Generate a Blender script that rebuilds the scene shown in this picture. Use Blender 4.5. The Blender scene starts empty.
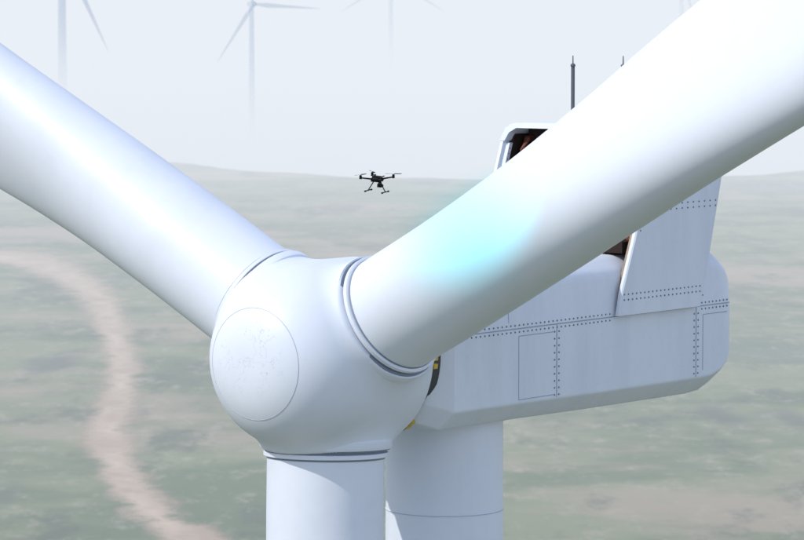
import bpy, bmesh, math, random
import numpy as np
from mathutils import Vector, Matrix, Quaternion
random.seed(4)
scene = bpy.context.scene
try:
    scene.view_settings.view_transform='Standard'; scene.view_settings.look='None'; scene.view_settings.exposure=0
except Exception as e: print(e)

# ------------------------------------------------------------------ helpers
def lin(r,g,b):
    def f(c):
        c/=255.0
        return c/12.92 if c<=0.04045 else ((c+0.055)/1.055)**2.4
    return (f(r),f(g),f(b),1)
HAZE = lin(234,240,248)

class NT:
    def __init__(s, nt): s.nt=nt; s.nt.nodes.clear()
    def n(s,t,**kw):
        nd=s.nt.nodes.new(t)
        for k,v in kw.items():
            if k.startswith('i_'):
                key=k[2:]; key=int(key) if key.isdigit() else key.replace('_',' ')
                nd.inputs[key].default_value=v
            else: setattr(nd,k,v)
        return nd
    def l(s,a,b): s.nt.links.new(a,b)
    def math(s,op,a,b=None,clamp=False):
        nd=s.nt.nodes.new('ShaderNodeMath'); nd.operation=op; nd.use_clamp=clamp
        for i,v in enumerate((a,b)):
            if v is None: continue
            if isinstance(v,(int,float)): nd.inputs[i].default_value=v
            else: s.l(v,nd.inputs[i])
        return nd.outputs[0]
    def mix(s,f,a,b,mode='MIX'):
        nd=s.nt.nodes.new('ShaderNodeMix'); nd.data_type='RGBA'; nd.blend_type=mode
        for i,v in ((0,f),(6,a),(7,b)):
            if isinstance(v,(int,float,tuple)): nd.inputs[i].default_value=v
            else: s.l(v,nd.inputs[i])
        return nd.outputs[2]
    def ramp(s,v,lo,hi,a=0.0,b=1.0,smooth=True):
        nd=s.nt.nodes.new('ShaderNodeMapRange')
        if smooth: nd.interpolation_type='SMOOTHSTEP'
        s.l(v,nd.inputs[0])
        for i,x in enumerate((lo,hi,a,b)): nd.inputs[i+1].default_value=x
        return nd.outputs[0]

def newmat(name):
    m=bpy.data.materials.new(name); m.use_nodes=True
    return m, NT(m.node_tree)

def paint_mat(name, col, rough=0.42, dirt=0.06, scale=1.2, bump=0.0, streak=False, spec=0.45, scratch=False):
    m,t=newmat(name)
    out=t.n('ShaderNodeOutputMaterial'); p=t.n('ShaderNodeBsdfPrincipled')
    tc=t.n('ShaderNodeTexCoord')
    mp=t.n('ShaderNodeMapping'); t.l(tc.outputs['Object'],mp.inputs[0])
    if streak: mp.inputs['Scale'].default_value=(1,1,0.18)
    n1=t.n('ShaderNodeTexNoise',i_Scale=scale,i_Detail=7.0,i_Roughness=0.62); t.l(mp.outputs[0],n1.inputs['Vector'])
    n2=t.n('ShaderNodeTexNoise',i_Scale=scale*9,i_Detail=4.0); t.l(tc.outputs['Object'],n2.inputs['Vector'])
    f=t.ramp(n1.outputs[0],0.42,0.75)
    f2=t.ramp(n2.outputs[0],0.5,0.8,0,0.35)
    ff=t.math('MULTIPLY',t.math('ADD',f,f2),dirt*4,True)
    dark=(col[0]*0.72,col[1]*0.73,col[2]*0.74,1)
    colout=t.mix(ff,col,dark)
    if scratch:   # hairline crazing of the gel coat on the nose cap
        n3=t.n('ShaderNodeTexNoise',i_Scale=2.6,i_Detail=3.0,i_Roughness=.55); t.l(tc.outputs['Object'],n3.inputs['Vector'])
        ln=t.math('ABSOLUTE',t.math('SUBTRACT',n3.outputs[0],0.52)); lm=t.ramp(ln,0.0,0.008,1,0)
        s3=t.n('ShaderNodeSeparateXYZ'); t.l(tc.outputs['Object'],s3.inputs[0])
        y2=t.math('POWER',t.math('SUBTRACT',s3.outputs[1],0.0),2.0); z2=t.math('POWER',t.math('SUBTRACT',s3.outputs[2],0.15),2.0)
        rr=t.math('SQRT',t.math('ADD',y2,z2)); mk=t.ramp(rr,0.55,1.0,1,0)
        fr=t.ramp(s3.outputs[0],-1.9,-1.6,1,0)
        mm=t.math('MULTIPLY',t.math('MULTIPLY',lm,mk),t.math('MULTIPLY',fr,0.5))
        colout=t.mix(mm,colout,(0.35,0.38,0.44,1))
    t.l(colout,p.inputs['Base Color'])
    t.l(t.ramp(n1.outputs[0],0.3,0.7,rough-0.06,rough+0.1),p.inputs['Roughness'])
    p.inputs['Specular IOR Level'].default_value=spec
    if bump>0:
        b=t.n('ShaderNodeBump',i_Strength=bump,i_Distance=0.02); t.l(n1.outputs[0],b.inputs['Height']); t.l(b.outputs[0],p.inputs['Normal'])
    t.l(p.outputs[0],out.inputs[0])
    return m

WC=(0.73,0.77,0.84,1)
WHITE=paint_mat('white_gelcoat',WC,0.40,0.06,0.5,0.12)
WHITE_H=paint_mat('white_gelcoat_hub',WC,0.40,0.06,0.5,0.12,scratch=True)
WHITE_N=paint_mat('white_nacelle_paint',WC,0.47,0.09,0.9,0.1,True)
WHITE_T=paint_mat('white_tower_paint',WC,0.44,0.06,0.7,0.05,True)
SEAL=paint_mat('grey_seal',(0.22,0.26,0.33,1),0.6,0.1,3)
LINE=paint_mat('panel_gap',(0.34,0.38,0.47,1),0.7,0.05,3)
SOFTLINE=paint_mat('cap_gap',(0.42,0.46,0.54,1),0.7,0.05,3)
RIVET=paint_mat('rivet_steel',(0.14,0.17,0.24,1),0.5,0.05,3)
DARK=paint_mat('dark_metal',(0.05,0.05,0.055,1),0.55,0.1,3)
LINING=paint_mat('dark_brown_lining',(0.030,0.018,0.014,1),0.7,0.2,3,spec=.2)
BLACK=paint_mat('black_composite',(0.008,0.008,0.009,1),0.6,0.1,8,spec=.15)
YEL=paint_mat('yellow_paint',(0.65,0.45,0.05,1),0.5,0.2,8)
RUST=paint_mat('radiator_copper',(0.15,0.04,0.022,1),0.55,0.3,5)
TAN=paint_mat('fin_shadow_tan',(0.34,0.25,0.18,1),0.6,0.2,3)  # brownish shadow tone at the fin's front edge, painted as colour
GREY=paint_mat('antenna_grey',(0.10,0.11,0.13,1),0.5,0.1,5)

def mkobj(name, verts, faces, mat, parent=None, smooth=True, angle=35):
    me=bpy.data.meshes.new(name); me.from_pydata([tuple(v) for v in verts],[],[tuple(int(i) for i in f) for f in faces]); me.update()
    bm=bmesh.new(); bm.from_mesh(me); bmesh.ops.recalc_face_normals(bm,faces=bm.faces); bm.to_mesh(me); bm.free()
    if smooth:
        for p in me.polygons: p.use_smooth=True
        try: me.set_sharp_from_angle(angle=math.radians(angle))
        except Exception as e: print(e)
    me.materials.append(mat)
    o=bpy.data.objects.new(name,me); scene.collection.objects.link(o)
    if parent: o.parent=parent
    return o

def empty(name, mat=None, parent=None):
    o=bpy.data.objects.new(name,None); scene.collection.objects.link(o)
    if mat is not None: o.matrix_world=mat
    if parent: o.parent=parent
    return o

class MB:   # mesh builder
    def __init__(s): s.v=[]; s.f=[]
    def add(s,vs,fs):
        k=len(s.v); s.v+= [tuple(v) for v in vs]; s.f+=[tuple(i+k for i in f) for f in fs]
    def loft(s,rings,closed=True,cap0=True,cap1=True):
        n=len(rings[0]); vs=[p for r in rings for p in r]; fs=[]
        for i in range(len(rings)-1):
            for j in range(n if closed else n-1):
                a=i*n+j; b=i*n+(j+1)%n
                fs.append((a,b,b+n,a+n))
        if cap0: fs.append(tuple(range(n))[::-1])
        if cap1: fs.append(tuple((len(rings)-1)*n+j for j in range(n)))
        s.add(vs,fs)
    def tube(s,p0,p1,r0,r1=None,n=16,caps=True):
        r1=r0 if r1 is None else r1
        p0=Vector(p0);p1=Vector(p1); d=(p1-p0).normalized()
        u=d.orthogonal().normalized(); w=d.cross(u)
        R=[[p+ (u*math.cos(2*math.pi*i/n)+w*math.sin(2*math.pi*i/n))*r for i in range(n)] for p,r in ((p0,r0),(p1,r1))]
        s.loft(R,True,caps,caps)
    def path(s,pts,r,n=8,closed=False):
        pts=[Vector(p) for p in pts]; N=len(pts); rings=[]
        for i,p in enumerate(pts):
            a=pts[(i-1)%N] if (closed or i>0) else p; b=pts[(i+1)%N] if (closed or i<N-1) else p
            d=(b-a).normalized()
            up=Vector((0.123,0.2,0.97)); 
            u=d.cross(up).normalized(); w=d.cross(u)
            rings.append([p+(u*math.cos(2*math.pi*k/n)+w*math.sin(2*math.pi*k/n))*r for k in range(n)])
        if closed: rings.append(rings[0])
        s.loft(rings,True,not closed,not closed)
    def box(s,c,sx,sy,sz,M=None):
        vs=[Vector((x*sx/2,y*sy/2,z*sz/2)) for x in(-1,1) for y in(-1,1) for z in(-1,1)]
        if M is not None: vs=[M@v for v in vs]
        vs=[v+Vector(c) for v in vs]
        s.add(vs,[(0,1,3,2),(4,6,7,5),(0,4,5,1),(2,3,7,6),(0,2,6,4),(1,5,7,3)])
    def ell(s,c,rx,ry,rz,n=16,m=10):
        rings=[]
        for i in range(1,m):
            t=math.pi*i/m
            rings.append([(c[0]+rx*math.sin(t)*math.cos(2*math.pi*j/n),c[1]+ry*math.sin(t)*math.sin(2*math.pi*j/n),c[2]+rz*math.cos(t)) for j in range(n)])
        s.loft(rings)
    def dome(s,c,nrm,r,h):
        nrm=Vector(nrm).normalized(); u=nrm.orthogonal().normalized(); w=nrm.cross(u); c=Vector(c); n=6
        rings=[[c+(u*math.cos(2*math.pi*i/n)+w*math.sin(2*math.pi*i/n))*rr+nrm*hh for i in range(n)] for rr,hh in ((r,0),(r*0.7,h))]
        s.loft(rings,True,False,True)
    def obj(s,name,mat,parent=None,smooth=True,angle=35): return mkobj(name,s.v,s.f,mat,parent,smooth,angle)

# ------------------------------------------------------------------ camera
A=math.radians(38); F=3400.0; HOR=10.0; HH=95.0; D=69.2
pitch=math.atan((270-HOR)/F)
hub=Vector((0,0,HH))
def ray(u,v):
    c=Vector(((u-402)/F,-(v-270)/F,-1))
    M=Matrix.Rotation(math.radians(90)-pitch,3,'X')
    return M@c
campos=hub-ray(327,355)*D
cam=bpy.data.cameras.new('camera'); co=bpy.data.objects.new('camera',cam); scene.collection.objects.link(co)
co.location=campos; co.rotation_euler=(math.radians(90)-pitch,0,0)
cam.sensor_width=36; cam.lens=F/804*36; cam.clip_start=1; cam.clip_end=80000
cam.dof.use_dof=True; cam.dof.focus_distance=68; cam.dof.aperture_fstop=3.0
scene.camera=co

# ------------------------------------------------------------------ light
sun_el=math.radians(42)
sdir=Vector((-0.80,-0.40,0)).normalized()*math.cos(sun_el)+Vector((0,0,math.sin(sun_el)))
sl=bpy.data.lights.new('sun','SUN'); sl.energy=2.7; sl.angle=math.radians(0.5); sl.color=(1.0,0.96,0.90)
so=bpy.data.objects.new('sun',sl); scene.collection.objects.link(so)
so.rotation_euler=sdir.to_track_quat('Z','Y').to_euler()
w=bpy.data.worlds.new('World'); scene.world=w; w.use_nodes=True
t=NT(w.node_tree)
sky=t.n('ShaderNodeTexSky'); sky.sky_type='NISHITA'; sky.sun_disc=False; sky.sun_elevation=sun_el
sky.sun_rotation=math.atan2(sdir.x,sdir.y); sky.dust_density=2.0; sky.air_density=1.3; sky.altitude=100
tc=t.n('ShaderNodeTexCoord'); sx=t.n('ShaderNodeSeparateXYZ'); t.l(tc.outputs['Generated'],sx.inputs[0])
S=0.12
hz=t.ramp(sx.outputs[2],0.25,0.9,1.0,0.35)
hz2=t.ramp(sx.outputs[2],0.01,0.22,0.0,1.0)
haze_fill=t.mix(hz2,tuple(x/S for x in HAZE[:3])+(1,),(0.68/S,0.83/S,1.16/S,1))  # horizon haze; brighter, bluer upper sky added to lift the shaded sides
c=t.mix(hz,sky.outputs[0],haze_fill)
bg=t.n('ShaderNodeBackground',i_Strength=S); t.l(c,bg.inputs[0])
wo=t.n('ShaderNodeOutputWorld'); t.l(bg.outputs[0],wo.inputs[0])

# ------------------------------------------------------------------ turbine frame : X = aft (a), Y = left/far , Z up ; s = -Y
va=Vector((math.sin(A),math.cos(A),0)); vs_=Vector((math.cos(A),-math.sin(A),0))
TM=Matrix(((va.x,-vs_.x,0,0),(va.y,-vs_.y,0,0),(0,0,1,HH),(0,0,0,1)))
turb=empty('wind_turbine',TM)
def L(a,s,z): return Vector((a,-s,z))     # local coordinates

# ---- spinner (hub cover)
CONE=0.045
def baxis(phi):
    b=L(0,math.cos(phi),math.sin(phi)); n=L(-1,0,0)
    bb=(b+n*CONE).normalized(); tt=L(0,-math.sin(phi),math.cos(phi)); nn=bb.cross(tt)
    if nn.dot(n)<0: nn=-nn
    return bb,tt,nn
phis=[math.radians(x) for x in (27.9,150.1,271.2)]
R0=1.95; LX=2.5; PP=2.6; BACK=1.03; PORT=1.30; PL=1.86
def sdf(P):   # P (...,3) local
    x=-P[...,0]; rho=np.sqrt(P[...,1]**2+P[...,2]**2)
    fr=((np.maximum(x,0)/LX)**PP+(rho/R0)**PP)**(1/PP)
    d=(fr-1)*R0
    for ph in phis:
        b,_,_=baxis(ph); b=np.array(b)
        al=P@b; rad=np.linalg.norm(P-al[...,None]*b,axis=-1)
        c=np.maximum(rad-PORT,al-PL); c=np.where(al<0,5.0,c)
        k=0.34; h=np.clip(0.5+0.5*(c-d)/k,0,1)
        sm=c*(1-h)+d*h-k*h*(1-h)
        d=np.where(al<0,d,sm)
    d=np.maximum(d,-x-BACK)
    return d
def surf(dirs):
    rs=np.linspace(0.9,3.1,300)
    out=[]
    for ch in np.array_split(dirs,max(1,len(dirs)//4000)):
        P=ch[:,None,:]*rs[None,:,None]
        dd=sdf(P)<0
        idx=dd.shape[1]-1-np.argmax(dd[:,::-1],axis=1)
        lo=rs[idx]; hi=lo+(rs[1]-rs[0])
        for _ in range(12):
            mid=(lo+hi)/2; ins=sdf(ch*mid[:,None])<0
            lo=np.where(ins,mid,lo); hi=np.where(ins,hi,mid)
        out.append(ch*lo[:,None])
    return np.concatenate(out)
NU,NV=320,180
dirs=[]
for i in range(1,NV):
    th=math.pi*i/NV
    for j in range(NU):
        ph=2*math.pi*j/NU
        dirs.append((-math.cos(th),math.sin(th)*math.cos(ph),math.sin(th)*math.sin(ph)))
dirs=np.array(dirs); pts=surf(dirs)
verts=[tuple(p) for p in pts]; faces=[]
for i in range(NV-2):
    for j in range(NU):
        a=i*NU+j; b=i*NU+(j+1)%NU; faces.append((a,b,b+NU,a+NU))
verts.append(tuple(surf(np.array([[-1.,0,0]]))[0])); verts.append((BACK,0,0)); n0=len(verts)-2
for j in range(NU):
    faces.append((n0,(j+1)%NU,j)); faces.append((n0+1,(NV-2)*NU+j,(NV-2)*NU+(j+1)%NU))
mkobj('hub_spinner',verts,faces,WHITE_H,turb,True,50)
def seam_circle(rho,n=200):
    res=[]
    for k in range(n):
        ph=2*math.pi*k/n
        x=LX*(1-(rho/R0)**PP)**(1/PP)
        d=np.array([-x,rho*math.cos(ph),rho*math.sin(ph)]); d/=np.linalg.norm(d); res.append(d)
    return surf(np.array(res))
mb=MB(); mb.path(seam_circle(1.12),0.0065,6,True); mb.obj('nose_cap_seam',SOFTLINE,turb)

# ---- blades
def blade(name,phi):
    bb,tt,nn=baxis(phi)
    NP=72; rings=[]
    st=[(1.9,2.40,1.0,0,0),(3.2,2.40,1.0,0,0),(4.5,2.42,.97,.06,3),(6,2.52,.87,.25,8),(8,2.78,.68,.6,12),(10,3.05,.53,.88,13),(12,3.25,.43,1,12.5),(15,3.22,.36,1,10.5),(20,2.85,.30,1,7.5),(28,2.2,.25,1,4),(36,1.6,.21,1,2),(44,1.0,.18,1,0.5),(48,.55,.18,1,0),(49,.12,.18,1,0)]
    Ls=np.array([q[0] for q in st])
    def smooth_interp(x,i):
        ys=[q[i] for q in st]; m=np.gradient(ys,Ls)
        k=min(max(np.searchsorted(Ls,x)-1,0),len(Ls)-2); h=Ls[k+1]-Ls[k]; u=(x-Ls[k])/h
        return (2*u**3-3*u**2+1)*ys[k]+(u**3-2*u**2+u)*h*m[k]+(-2*u**3+3*u**2)*ys[k+1]+(u**3-u**2)*h*m[k+1]
    xs=list(np.linspace(1.9,3.2,4))+list(np.linspace(3.5,20,45))+list(np.linspace(21,49,40))
    for x in xs:
        c=smooth_interp(x,1) if x>3.2 else 2.4; tc_=smooth_interp(x,2) if x>3.2 else 1; bl=min(1,max(0,smooth_interp(x,3))) if x>3.2 else 0; tw=math.radians(smooth_interp(x,4) if x>3.2 else 0)
        pa=0.5-0.16*bl
        ring=[]
        for k in range(NP):
            th=2*math.pi*k/NP
            cx=-math.cos(th)*0.5; cy=math.sin(th)*0.5*tc_
            xc=(1-math.cos(th))/2
            yt=5*(0.2969*math.sqrt(max(xc,0))-0.126*xc-0.3516*xc**2+0.2843*xc**3-0.1015*xc**4)*tc_
            yt+=0.035*xc
            cam_=0.03*(1-(2*xc-1)**2)
            sg=1 if math.sin(th)>=0 else -1
            if abs(math.sin(th))<1e-6: sg=0
            ax=xc-0.5; ay=sg*yt-cam_
            px=cx*(1-bl)+ax*bl; py=cy*(1-bl)+ay*bl
            px=(px+0.5-pa)*c; py*=c
            cdir=tt*math.cos(tw)-nn*math.sin(tw); ndir=nn*math.cos(tw)+tt*math.sin(tw)
            ring.append(bb*x+cdir*px+ndir*py+nn*0.0006*x*x)
        rings.append(ring)
    m=MB(); m.loft(rings); m.obj(name,WHITE,turb,True,50)
    def lathe(prof,n=120):
        R=[]
        for al,r in prof:
            R.append([bb*al+(tt*math.cos(2*math.pi*i/n)+nn*math.sin(2*math.pi*i/n))*r for i in range(n)])
        return R
    m=MB(); m.loft(lathe([(1.66,1.26),(1.66,1.325),(1.69,1.355),(1.84,1.355),(1.87,1.34),(1.87,1.22)]),True,True,True); m.obj('root_collar',WHITE,turb,True,30)
    m=MB(); m.loft(lathe([(1.86,1.15),(1.865,1.305),(1.90,1.305),(1.91,1.235),(1.955,1.235),(1.96,1.15)])); m.obj('root_seal',SEAL,turb,True,30)
    m=MB(); m.loft(lathe([(1.95,1.15),(1.955,1.265),(1.965,1.275),(2.04,1.275),(2.05,1.26),(2.055,1.19)])); m.obj('root_flange',WHITE,turb,True,30)
    m=MB(); m.loft(lathe([(2.054,1.15),(2.056,1.215),(2.09,1.209),(2.095,1.15)])); m.obj('root_sealant',SEAL,turb,True,30)
for i,p in enumerate(phis): blade('blade_%d'%(i+1),p)

# ---- main bearing gap
m=MB(); m.tube(L(0.9,0,0),L(1.4,0,0),1.845,1.845,96); m.obj('main_bearing_housing',DARK,turb)
m=MB()
for deg in (-1,-6,-47,-51,-90,-135,60,120):
    q=math.radians(deg); c=L(1.13,math.cos(q)*1.89,math.sin(q)*1.89)
    m.box(c,0.12,0.10,0.10,Matrix.Rotation(-q,3,'X'))
m.obj('rotor_lock_bolts',YEL,turb,False)

# ---- nacelle body
W=1.95
def corner(p,prev,nxt,r,n=5):
    p=np.array(p,float);a=np.array(prev,float)-p;b=np.array(nxt,float)-p
    a=a/np.linalg.norm(a);b=b/np.linalg.norm(b)
    p0=p+a*r;p1=p+b*r
    return [tuple((1-u)**2*p0+2*u*(1-u)*p+u*u*p1) for u in np.linspace(0,1,n)]
base=[((W,-1.26),.05),((W,0.40),.05),((W-.06,1.34),.16),((W-.42,1.64),.14),((0,1.74),.3),(-(W-.42),1.64),(-(W-.06),1.34),(-W,0.40),(-W,-1.26),(-(W-.40),-1.66),((W-.40),-1.66)]
base=[(b if isinstance(b[0],tuple) else (b,.05)) for b in base]
poly=[]
for i,(p,r) in enumerate(base):
    poly+=corner(p,base[i-1][0],base[(i+1)%len(base)][0],r)
def sec(a,kw=1,zt=1.0,zb=1.0,circ=0,R=1.86):
    out=[]
    for s,z in poly:
        s2=s*kw; z2=z*(zt if z>0 else zb)
        l=math.hypot(s,z); cs,cz=s/l*R,z/l*R
        out.append(L(a,s2*(1-circ)+cs*circ,z2*(1-circ)+cz*circ))
    return out
rings=[sec(1.18,circ=1,R=1.62),sec(1.18,circ=1,R=1.86),sec(1.22,circ=1,R=1.90),sec(1.62,circ=.25,zb=.96),sec(1.72,zb=.96),sec(4,zb=.97),sec(7,zb=.99),sec(10.9),sec(11.4,1,.99,.98),sec(11.8,1,.95,.90),sec(12.05,.99,.84,.78),sec(12.20,.97,.72,.64),sec(12.26,.91,.62,.54)]
m=MB(); m.loft(rings); m.obj('nacelle_body',WHITE_N,turb,True,22)
gap=MB(); riv=MB()
def sidez(z): return W if z<=0.4 else W-.06*(z-.4)/.94
for sg in (1,-1):
    def strip(a0,z0,a1,z1,wd=0.022):
        a_=Vector((a0,z0));b_=Vector((a1,z1));d=(b_-a_).normalized();nn=Vector((-d.y,d.x))*wd/2
        vs=[];e=0.006
        for q in (a_+nn,b_+nn,b_-nn,a_-nn): vs.append(L(q.x,sg*(sidez(q.y)+e),q.y))
        for q in (a_+nn,b_+nn,b_-nn,a_-nn): vs.append(L(q.x,sg*(sidez(q.y)-.01),q.y))
        gap.add(vs,[(0,1,2,3),(0,4,5,1),(1,5,6,2),(2,6,7,3),(3,7,4,0)])
    def rivs(a0,z0,a1,z1,step=0.15,r=0.022,e=0.0):
        n=int(math.hypot(a1-a0,z1-z0)/step)
        for k in range(n+1):
            a=a0+(a1-a0)*k/n;z=z0+(z1-z0)*k/n
            riv.dome(L(a,sg*(sidez(z)+e),z),L(0,sg,0),r,0.014)
    strip(1.8,0.36,12.1,0.36)
    rivs(2.0,0.43,7.3,0.43); rivs(2.0,0.29,7.3,0.29)
    rivs(10.95,0.43,12.0,0.43); rivs(10.95,0.29,12.0,0.29)
    strip(5.32,0.355,5.32,-1.2)
    rivs(5.24,0.2,5.24,-1.15); rivs(5.40,0.2,5.40,-1.15)
    strip(10.72,0.355,10.72,-1.23)
    rivs(10.64,0.2,10.64,-1.15); rivs(10.80,0.2,10.80,-1.15)
    rivs(11.0,0.6,11.0,1.2)
    strip(3.95,0.2,3.95,-1.14,.014); strip(3.95,0.2,5.2,0.2,.014); strip(3.95,-1.14,5.2,-1.14,.014)
    strip(11.0,0.16,11.0,-1.10,.014); strip(11.0,0.16,12.0,0.16,.014); 
    strip(3.6,0.5,3.6,1.2,.014)
gap.obj('panel_gaps',LINE,turb,False)
m=MB()
m.box(L(5.2,0.45,1.76),2.0,1.3,0.12); m.box(L(3.2,0.2,1.78),1.3,1.2,0.12)
m.box(L(6.75,1.2,1.72),0.7,0.5,0.10); m.box(L(6.6,0.35,1.76),.5,.6,.14); m.box(L(7.3,0.9,1.75),.25,.9,.18)
o=m.obj('roof_hatches',WHITE_N,turb,False); bv=o.modifiers.new('b','BEVEL'); bv.width=0.03; bv.segments=3
m=MB()
for s in (1.42,-1.42):
    m.path([L(4.3,s,1.66),L(4.3,s,1.86),L(6.2,s,1.86),L(6.2,s,1.66)],0.02,8)
m.obj('roof_rails',GREY,turb)
for k in range(26):
    riv.dome(L(4.2+k*.12,1.50,1.645),L(0,.1,1),.022,.014)

# ---- cooler hoop
def fin_edge(z):
    fa=np.interp(z,[.38,.9,2.0,3.1,4.1,4.37],[7.42,7.55,8.02,8.42,8.80,8.98])
    ra=np.interp(z,[.38,.9,3.2,4.1,4.37],[10.66,10.85,11.5,11.72,11.74])
    return fa,ra
FO=0.16
for sg in (1,-1):
    rings=[]
    for z in (.38,.42,.9,1.4,2.0,2.6,3.1,3.6,4.1,4.25,4.35):
        fa,ra=fin_edge(z)
        so_=W+FO; si=so_-.10
        rings.append([L(fa,sg*si,z),L(fa,sg*(so_-.03),z),L(fa+.03,sg*so_,z),L(ra-.03,sg*so_,z),L(ra,sg*(so_-.03),z),L(ra,sg*si,z)])
    m=MB(); m.loft(rings); m.obj('cooler_fin',WHITE_N,turb,True,25)
    rings=[]
    for z in (.48,.9,1.4,2.0,2.6,3.1,3.6,4.0):
        fa,ra=fin_edge(z); rings.append([L(fa+.10,sg*(W-.06),z),L(fa+.10,sg*(W+FO-.09),z),L(fa+.22,sg*(W+FO-.09),z),L(fa+.22,sg*(W-.06),z)])
    m=MB(); m.loft(rings); m.obj('fin_stiffener',TAN if sg>0 else WHITE_N,turb,False)  # near side takes the painted shadow tan, far side stays white
    # dark brown layer along the inside of the fin
    rings=[]
    for z in (1.8,2.4,3.1,3.6,4.0,4.2):
        fa,ra=fin_edge(z); rings.append([L(fa+.24,sg*(W-.05),z),L(fa+.24,sg*(W+FO-.085),z),L(ra-.2,sg*(W+FO-.085),z),L(ra-.2,sg*(W-.05),z)])
    m=MB(); m.loft(rings); m.obj('fin_lining',LINING,turb,False)
    so_=W+FO
    for k in range(20):
        a=7.62+k*(10.62-7.62)/19
        riv.dome(L(a,sg*so_,.72),L(0,sg,0),.022,.014); riv.dome(L(a,sg*so_,.84),L(0,sg,0),.022,.014)
    for k in range(12):
        fa,ra=fin_edge(2.62); a=fa+.5+k*(ra-fa-.6)/11
        riv.dome(L(a,sg*so_,2.62),L(0,sg,0),.022,.014); riv.dome(L(a,sg*so_,2.74),L(0,sg,0),.022,.014)
    for k in range(16):
        z=2.2+k*0.12; fa,_=fin_edge(z)
        riv.dome(L(fa+.14,sg*so_,z),L(0,sg,0),.02,.014)
        riv.dome(L(fa+.15,sg*(W-.06),z),L(0,-sg,0),.02,.012)
riv.obj('rivets',RIVET,turb,False)
prof=[]
SO=W+FO
for z,s in ((4.05,SO),(4.30,SO-.03),(4.42,SO-.14),(4.46,SO-.32),(4.46,0),(4.46,-(SO-.32)),(4.42,-(SO-.14)),(4.30,-(SO-.03)),(4.05,-SO)): prof.append((s,z))
inn=[(-(SO-.14),4.05),(-(SO-.19),4.24),(-(SO-.34),4.34),(0,4.34),(SO-.34,4.34),(SO-.19,4.24),(SO-.14,4.05)]
loop=prof+inn
def fa_(z): return fin_edge(min(z,4.37))
m=MB(); m.loft([[L(fa_(z)[0]-.015,s*1.002,z) for s,z in loop],[L(fa_(z)[1]+.01,s*1.002,z) for s,z in loop]],True,True,True); m.obj('cooler_top_plate',WHITE_N,turb,True,30)
m=MB(); m.box(L(10.3,0,2.95),0.5,2*W-.25,2.5); m.obj('radiator_core',DARK,turb,False)
m=MB()
for k in range(14):
    s=-1.75+k*3.5/13
    m.box(L(9.98,s,2.95),0.12,0.10,2.4)
for z in (1.9,2.9,3.9):
    m.tube(L(9.85,-1.75,z),L(9.85,1.75,z),0.07,.07,12)
for sh in (-1.72,-1.40,-1.08):
    m.path([L(9.15,sh,1.7),L(9.15,sh,3.85),L(9.3,sh,4.08),L(9.85,sh,4.10)],.075,10)
m.box(L(9.25,-1.4,3.6),.14,.9,.12)
m.path([L(9.0,1.2,1.7),L(9.0,1.2,2.2),L(9.3,1.2,2.4),L(9.85,1.2,2.4)],.09,10)
for sh in (1.7,1.45): m.path([L(8.7,sh,1.6),L(8.75,sh,2.1),L(9.2,sh,2.25),L(9.85,sh,2.25)],.07,10)
m.obj('radiator_tubes',RUST,turb)
m=MB(); m.box(L(9.0,0,1.82),1.9,3.5,0.25); m.box(L(9.55,-1.15,3.2),.1,1.35,2.2); m.obj('radiator_plinth',LINING,turb,False)
# antennas
m=MB()
for s in (-1.97,-0.56):
    m.tube(L(11.45,s,4.45),L(11.45,s,5.68),.045,.045,12); m.tube(L(11.45,s,5.68),L(11.45,s,5.95),.018,.012,8)
    m.tube(L(11.45,s,4.44),L(11.45,s,4.52),.09,.07,12)
    m.ell(L(11.45,s,5.72),.06,.06,.05)
m.obj('lightning_rods',GREY,turb)
# ---- tower
TA=3.95
prof=[(-1.55,1.36),(-1.66,1.36),(-1.68,1.25),(-3.58,1.255),(-3.585,1.262),(-3.62,1.262),(-3.625,1.256),(-30,1.45),(-60,1.75),(-HH+.3,2.1),(-HH+.3,2.3),(-HH-.5,2.3)]
m=MB(); n=96
m.loft([[L(TA+r*math.cos(2*math.pi*i/n),r*math.sin(2*math.pi*i/n),z) for i in range(n)] for z,r in prof]); m.obj('tower',WHITE_T,turb,True,30)
m=MB(); m.loft([[L(TA+r*math.cos(2*math.pi*i/n),r*math.sin(2*math.pi*i/n),z) for i in range(n)] for z,r in ((-3.59,1.2),(-3.59,1.266),(-3.605,1.266),(-3.605,1.2))]); m.obj('tower_seam',SOFTLINE,turb,True,30)

# ------------------------------------------------------------------ drone
dpos=campos+ray(377,179)*60.5
dm=Matrix.Translation(dpos)@Matrix.Rotation(math.radians(-28),4,'Z')@Matrix.Rotation(math.radians(4),4,'Y')@Matrix.Rotation(math.radians(5),4,'X')@Matrix.Scale(0.86,4)
dr=empty('drone',dm)
m=MB()
m.ell((0,0,0),.13,.10,.06,20,12); m.box((0,-.01,.035),.16,.12,.06); m.box((-.02,0,-.03),.2,.1,.06)
m.ell((.11,0,.01),.05,.06,.035)
o=m.obj('body',BLACK,dr)
m=MB()
motors=[(.25,.25),(.25,-.25),(-.25,.25),(-.25,-.25)]
for x,y in motors:
    m.tube((x*.25,y*.25,.0),(x,y,.035),.019,.015,10)
    m.tube((x,y,.01),(x,y,.085),.030,.027,14)
    m.tube((x,y,.085),(x,y,.095),.012,.01,10)
m.obj('arms_and_motors',BLACK,dr)
m=MB()
for (x,y),ang in zip(motors,(35,100,140,75)):
    for k in (0,1):
        a=math.radians(ang+180*k); d=Vector((math.cos(a),math.sin(a),0)); e=Vector((-d.y,d.x,0)); c=Vector((x,y,.1))
        rr=[]
        for q,wd in ((.01,.012),(.04,.026),(.10,.022),(.17,.010)):
            p=c+d*q
            rr.append([p+e*wd/1.2+Vector((0,0,.004)),p-e*wd/1.2-Vector((0,0,.004)),p-e*wd/1.2-Vector((0,0,.001)),p+e*wd/1.2+Vector((0,0,.007))])
        m.loft(rr)
m.obj('propellers',BLACK,dr)
m=MB()
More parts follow.
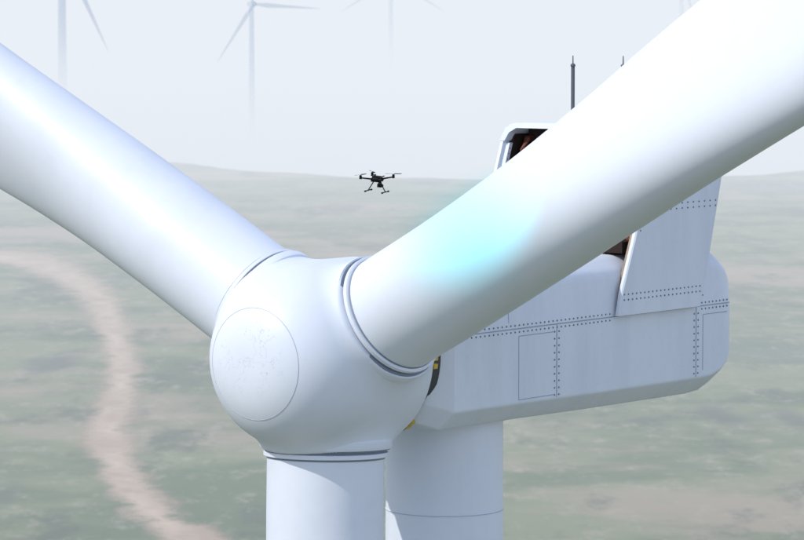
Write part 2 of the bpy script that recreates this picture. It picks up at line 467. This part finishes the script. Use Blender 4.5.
for sx_ in (-1,1):
    m.tube((sx_*.06,0,-.03),(sx_*.20,0,-.25),.012,.011,10)
    m.tube((sx_*.20,-.14,-.255),(sx_*.20,.14,-.255),.011,.011,10)
    for yy in (-.13,.13): m.tube((sx_*.20,yy-.02,-.257),(sx_*.20,yy+.02,-.257),.018,.018,10)
m.obj('landing_gear',BLACK,dr)
m=MB()
m.tube((.07,0,-.04),(.07,0,-.08),.03,.03,12); m.box((.07,.045,-.11),.03,.015,.09); m.box((.07,-.045,-.11),.03,.015,.09); m.box((.07,0,-.13),.09,.075,.07)
m.tube((.11,0,-.13),(.14,0,-.13),.028,.03,14)
m.tube((-.05,0,.06),(-.05,0,.08),.012,.012,8); m.ell((-.05,0,.085),.03,.03,.012)
m.obj('gimbal_camera',BLACK,dr)

# scan light from the drone on the blade, wider along the blade
tgt=campos+ray(499,238)*65.8
spd=(tgt-dpos); slen=spd.length; sdn=spd.normalized()
bw=TM.to_3x3()@baxis(phis[0])[0]
bz=-sdn; bx=(bw-bz*bw.dot(bz)).normalized(); by=bz.cross(bx)
BM=Matrix(((bx.x,by.x,bz.x,dpos.x),(bx.y,by.y,bz.y,dpos.y),(bx.z,by.z,bz.z,dpos.z),(0,0,0,1)))
ASP=1.75
sd=bpy.data.lights.new('scan_lamp','SPOT'); sd.energy=560; sd.color=(0.02,0.85,1.0); sd.spot_size=math.radians(26); sd.spot_blend=1.0; sd.shadow_soft_size=0.03
sp=bpy.data.objects.new('scan_lamp',sd); scene.collection.objects.link(sp)
sp.parent=dr; sp.matrix_parent_inverse=dm.inverted()
sp.matrix_basis=Matrix.Translation(sdn*0.35)@BM@Matrix.Diagonal((ASP,1,1,1))
bm_,t=newmat('scan_beam_tint')  # added volume, absorbs red and glows faintly so the blade patch turns cyan
tc=t.n('ShaderNodeTexCoord'); s3=t.n('ShaderNodeSeparateXYZ'); t.l(tc.outputs['Object'],s3.inputs[0])
rr_=t.math('SQRT',t.math('ADD',t.math('POWER',s3.outputs[0],2.0),t.math('POWER',s3.outputs[1],2.0)))
BR=1.50
zz=t.math('DIVIDE',t.math('ABSOLUTE',s3.outputs[2]),slen)
rad=t.math('DIVIDE',rr_,t.math('MULTIPLY',zz,BR))
fal=t.ramp(rad,0.15,1.0,1.0,0.0)
grow=t.ramp(zz,0.60,1.0,0.05,1.0)
den=t.math('MULTIPLY',fal,grow)
ab=t.n('ShaderNodeVolumeAbsorption'); ab.inputs['Color'].default_value=(0.0,0.86,0.87,1); t.l(t.math('MULTIPLY',den,0.40),ab.inputs['Density'])
ev=t.n('ShaderNodeEmission'); ev.inputs['Color'].default_value=(0.05,0.8,1,1); t.l(t.math('MULTIPLY',den,0.02),ev.inputs['Strength'])
ad=t.n('ShaderNodeAddShader'); t.l(ab.outputs[0],ad.inputs[0]); t.l(ev.outputs[0],ad.inputs[1])
out=t.n('ShaderNodeOutputMaterial'); t.l(ad.outputs[0],out.inputs['Volume'])
m=MB(); n=48
m.loft([[(r*math.cos(2*math.pi*i/n),r*math.sin(2*math.pi*i/n),-z) for i in range(n)] for z,r in ((.4,.4/slen*BR),(slen*1.08,BR*1.08))])
o=m.obj('scan_beam',bm_,None,False)
o.parent=dr; o.matrix_parent_inverse=dm.inverted(); o.matrix_basis=BM@Matrix.Diagonal((ASP,1,1,1))

# ------------------------------------------------------------------ ground
def edge_r(x):
    return float(np.interp(x,[-900,-400,-230,-150,-60,35,120,240,400,900],[2500,2300,2240,2190,2070,1960,1985,2080,2130,2300]))+25*math.sin(x/41.0)+12*math.sin(x/13.0)
def gz(x,y):
    e=edge_r(x); u=(y-e)
    z=0
    if u>0: z=-55*(1-math.exp(-(u/420.0)**1.3))
    return z
xs=np.concatenate([-np.geomspace(40000,900,14),np.linspace(-850,850,130),np.geomspace(900,40000,14)])
ys=np.concatenate([-np.geomspace(30000,400,10),np.linspace(-300,1700,21),np.linspace(1720,3400,110),np.geomspace(3500,60000,16)])
vs=[];fs=[]
for y in ys:
    for x in xs: vs.append((x,y,gz(x,y) if y>0 else 0))
nx=len(xs)
for j in range(len(ys)-1):
    for i in range(nx-1): a=j*nx+i; fs.append((a,a+1,a+1+nx,a+nx))
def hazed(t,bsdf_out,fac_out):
    em=t.n('ShaderNodeEmission',i_Color=HAZE,i_Strength=1.0)  # distance haze painted into the surface as emission, no scattering
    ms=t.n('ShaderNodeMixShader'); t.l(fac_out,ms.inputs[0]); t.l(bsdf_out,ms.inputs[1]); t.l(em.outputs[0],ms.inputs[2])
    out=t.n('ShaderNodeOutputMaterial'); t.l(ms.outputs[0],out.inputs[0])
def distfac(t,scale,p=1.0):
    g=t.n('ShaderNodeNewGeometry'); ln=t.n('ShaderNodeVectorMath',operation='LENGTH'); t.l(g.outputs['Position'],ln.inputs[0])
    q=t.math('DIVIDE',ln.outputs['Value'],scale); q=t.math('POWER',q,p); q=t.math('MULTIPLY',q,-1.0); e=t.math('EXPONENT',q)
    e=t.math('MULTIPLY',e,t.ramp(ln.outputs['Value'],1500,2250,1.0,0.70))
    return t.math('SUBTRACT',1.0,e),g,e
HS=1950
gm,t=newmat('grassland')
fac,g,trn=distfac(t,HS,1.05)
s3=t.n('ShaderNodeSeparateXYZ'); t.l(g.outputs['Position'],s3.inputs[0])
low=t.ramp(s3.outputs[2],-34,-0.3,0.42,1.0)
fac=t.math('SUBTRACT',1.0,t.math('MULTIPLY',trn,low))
def noise(sc,det=6,rough=.6,stretch=None):
    mp=t.n('ShaderNodeMapping'); t.l(g.outputs['Position'],mp.inputs[0])
    if stretch: mp.inputs['Scale'].default_value=stretch
    n=t.n('ShaderNodeTexNoise',i_Scale=sc,i_Detail=float(det),i_Roughness=rough); t.l(mp.outputs[0],n.inputs['Vector']); return n.outputs[0]
c1=t.mix(t.ramp(noise(.013,8,.6),.42,.58),(.070,.115,.048,1),(.155,.185,.090,1))
c2=t.mix(t.ramp(noise(.0046,8,.68),.48,.61,0,.8),c1,(.30,.235,.17,1))
c3=t.mix(t.ramp(noise(.028,8,.7,(1,.4,1)),.50,.64,0,.85),c2,(.038,.065,.038,1))
c4=t.mix(t.ramp(noise(.0030,5,.6),.55,.66,0,.7),c3,(.05,.100,.078,1))
c5=t.mix(t.ramp(noise(.12,6,.75,(1,.4,1)),.50,.70,0,.7),c4,(.33,.29,.22,1))
c6=t.mix(t.ramp(noise(.016,3,.5,(1,.25,1)),.63,.70,0,.7),c5,(.035,.05,.055,1))
p=t.n('ShaderNodeBsdfPrincipled',i_Roughness=.95); p.inputs['Specular IOR Level'].default_value=.1; t.l(c6,p.inputs['Base Color'])
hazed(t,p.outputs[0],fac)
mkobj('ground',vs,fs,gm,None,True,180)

# dirt path
def gpt(u,v,z=0.05):
    r=ray(u,v); k=(z-campos.z)/r.z; return campos+r*k
ctrl=[(-60,253,100),(0,257,72),(40,264,56),(75,280,46),(100,300,40),(112,330,38),(122,365,38),(118,400,42),(108,425,50),(112,452,46),(128,485,46),(152,512,48),(190,540,50),(240,575,50)]
C=[(gpt(u,v),wd) for u,v,wd in ctrl]
pm,t=newmat('dirt')
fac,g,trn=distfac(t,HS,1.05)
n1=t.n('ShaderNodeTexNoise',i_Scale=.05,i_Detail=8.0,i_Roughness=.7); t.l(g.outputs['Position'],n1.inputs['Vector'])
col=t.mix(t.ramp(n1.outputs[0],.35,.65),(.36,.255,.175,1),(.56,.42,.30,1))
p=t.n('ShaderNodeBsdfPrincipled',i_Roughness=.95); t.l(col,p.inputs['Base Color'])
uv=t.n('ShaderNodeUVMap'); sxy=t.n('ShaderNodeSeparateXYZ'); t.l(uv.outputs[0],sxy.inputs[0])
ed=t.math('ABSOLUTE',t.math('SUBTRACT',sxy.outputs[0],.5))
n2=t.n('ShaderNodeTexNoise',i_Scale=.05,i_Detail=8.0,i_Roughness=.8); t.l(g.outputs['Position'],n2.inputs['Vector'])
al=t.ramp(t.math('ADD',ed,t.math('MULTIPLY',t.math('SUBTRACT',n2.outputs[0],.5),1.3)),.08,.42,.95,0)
em=t.n('ShaderNodeEmission',i_Color=HAZE); ms=t.n('ShaderNodeMixShader'); t.l(fac,ms.inputs[0]); t.l(p.outputs[0],ms.inputs[1]); t.l(em.outputs[0],ms.inputs[2])  # same haze emission painted over the path by distance
tr=t.n('ShaderNodeBsdfTransparent'); m2=t.n('ShaderNodeMixShader'); t.l(al,m2.inputs[0]); t.l(tr.outputs[0],m2.inputs[1]); t.l(ms.outputs[0],m2.inputs[2])
out=t.n('ShaderNodeOutputMaterial'); t.l(m2.outputs[0],out.inputs[0])
vs=[];fs=[];uvs=[]
def cr(p0,p1,p2,p3,u): return 0.5*((2*p1)+(-p0+p2)*u+(2*p0-5*p1+4*p2-p3)*u*u+(-p0+3*p1-3*p2+p3)*u**3)
line=[]
for i in range(len(C)-1):
    q=[C[max(0,i-1)],C[i],C[i+1],C[min(len(C)-1,i+2)]]
    for k in range(10):
        u=k/10; line.append((cr(q[0][0],q[1][0],q[2][0],q[3][0],u),cr(q[0][1],q[1][1],q[2][1],q[3][1],u)))
for i,(p_,wd) in enumerate(line):
    dist=(p_-campos).length; hw=wd*1.4/3400*dist/2
    a=line[max(0,i-1)][0]; b=line[min(len(line)-1,i+1)][0]; d=(b-a).normalized(); s=Vector((-d.y,d.x,0))
    kx=1.0+1.8*abs(d.x)
    vs+=[p_-s*hw*kx,p_+s*hw*kx]; uvs+=[(0,i),(1,i)]
for i in range(len(line)-1): fs.append((2*i,2*i+1,2*i+3,2*i+2))
me=bpy.data.meshes.new('dirt_path'); me.from_pydata([tuple(v) for v in vs],[],fs); ul=me.uv_layers.new(name='UVMap')
for l in me.loops: ul.data[l.index].uv=uvs[l.vertex_index]
me.materials.append(pm); o=bpy.data.objects.new('dirt_path',me); scene.collection.objects.link(o)

# ------------------------------------------------------------------ distant turbines
def turbine_far(u,vhub,d,R,rot,fo,twr,zlo,zhi,fmin,yaw=0):
    m_,t=newmat('haze_faded_paint')
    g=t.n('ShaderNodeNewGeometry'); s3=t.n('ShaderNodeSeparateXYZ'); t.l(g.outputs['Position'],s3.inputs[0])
    f=t.ramp(s3.outputs[2],zlo,zhi,1.0,fmin)  # haze put into the material: fades to transparent, most at the base
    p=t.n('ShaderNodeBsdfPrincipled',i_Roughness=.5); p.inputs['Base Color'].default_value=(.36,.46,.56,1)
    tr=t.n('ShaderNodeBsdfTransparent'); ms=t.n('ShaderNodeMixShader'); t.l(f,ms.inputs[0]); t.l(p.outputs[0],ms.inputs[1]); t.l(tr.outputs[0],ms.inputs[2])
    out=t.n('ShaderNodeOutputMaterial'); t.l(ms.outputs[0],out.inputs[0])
    hp=campos+ray(u,vhub)*d
    e=empty('wind_turbine',Matrix.Translation(hp)@Matrix.Rotation(yaw,4,'Z'))
    m=MB(); n=20
    m.loft([[(r*math.cos(2*math.pi*i/n),r*math.sin(2*math.pi*i/n)+3.5,z) for i in range(n)] for z,r in ((-1.5,twr*.62),(-hp.z-55,twr*1.1))],True,False,False); m.obj('tower',m_,e)
    m=MB(); m.loft([[(x*k,y_,z*k) for x,z in ((1.9,-1.7),(1.9,1.4),(1.4,1.9),(-1.4,1.9),(-1.9,1.4),(-1.9,-1.7))] for y_,k in ((-1,.8),(0,1),(8,1),(9,.8))]); m.obj('nacelle',m_,e)
    m=MB(); m.ell((0,-2.6,0),1.9,2.4,1.9); m.obj('spinner',m_,e)
    for k in range(3):
        a=math.radians(rot+120*k); b=Vector((math.cos(a),0,math.sin(a))); tt=Vector((-math.sin(a),0,math.cos(a)))
        rr=[]
        for x,c,th in ((1,2.2,2.2),(.06*R,2.2,1.9),(.2*R,fo,1.2),(.5*R,fo*.62,.6),(.85*R,fo*.3,.25),(R,.15,.1)):
            rr.append([b*x+tt*(math.cos(q*math.pi/6)*.5*c-.15*(c-2.2))+Vector((0,-2.5+math.sin(q*math.pi/6)*.5*th,0)) for q in range(12)])
        m=MB(); m.loft(rr); m.obj('blade_%d'%(k+1),m_,e)
    return e
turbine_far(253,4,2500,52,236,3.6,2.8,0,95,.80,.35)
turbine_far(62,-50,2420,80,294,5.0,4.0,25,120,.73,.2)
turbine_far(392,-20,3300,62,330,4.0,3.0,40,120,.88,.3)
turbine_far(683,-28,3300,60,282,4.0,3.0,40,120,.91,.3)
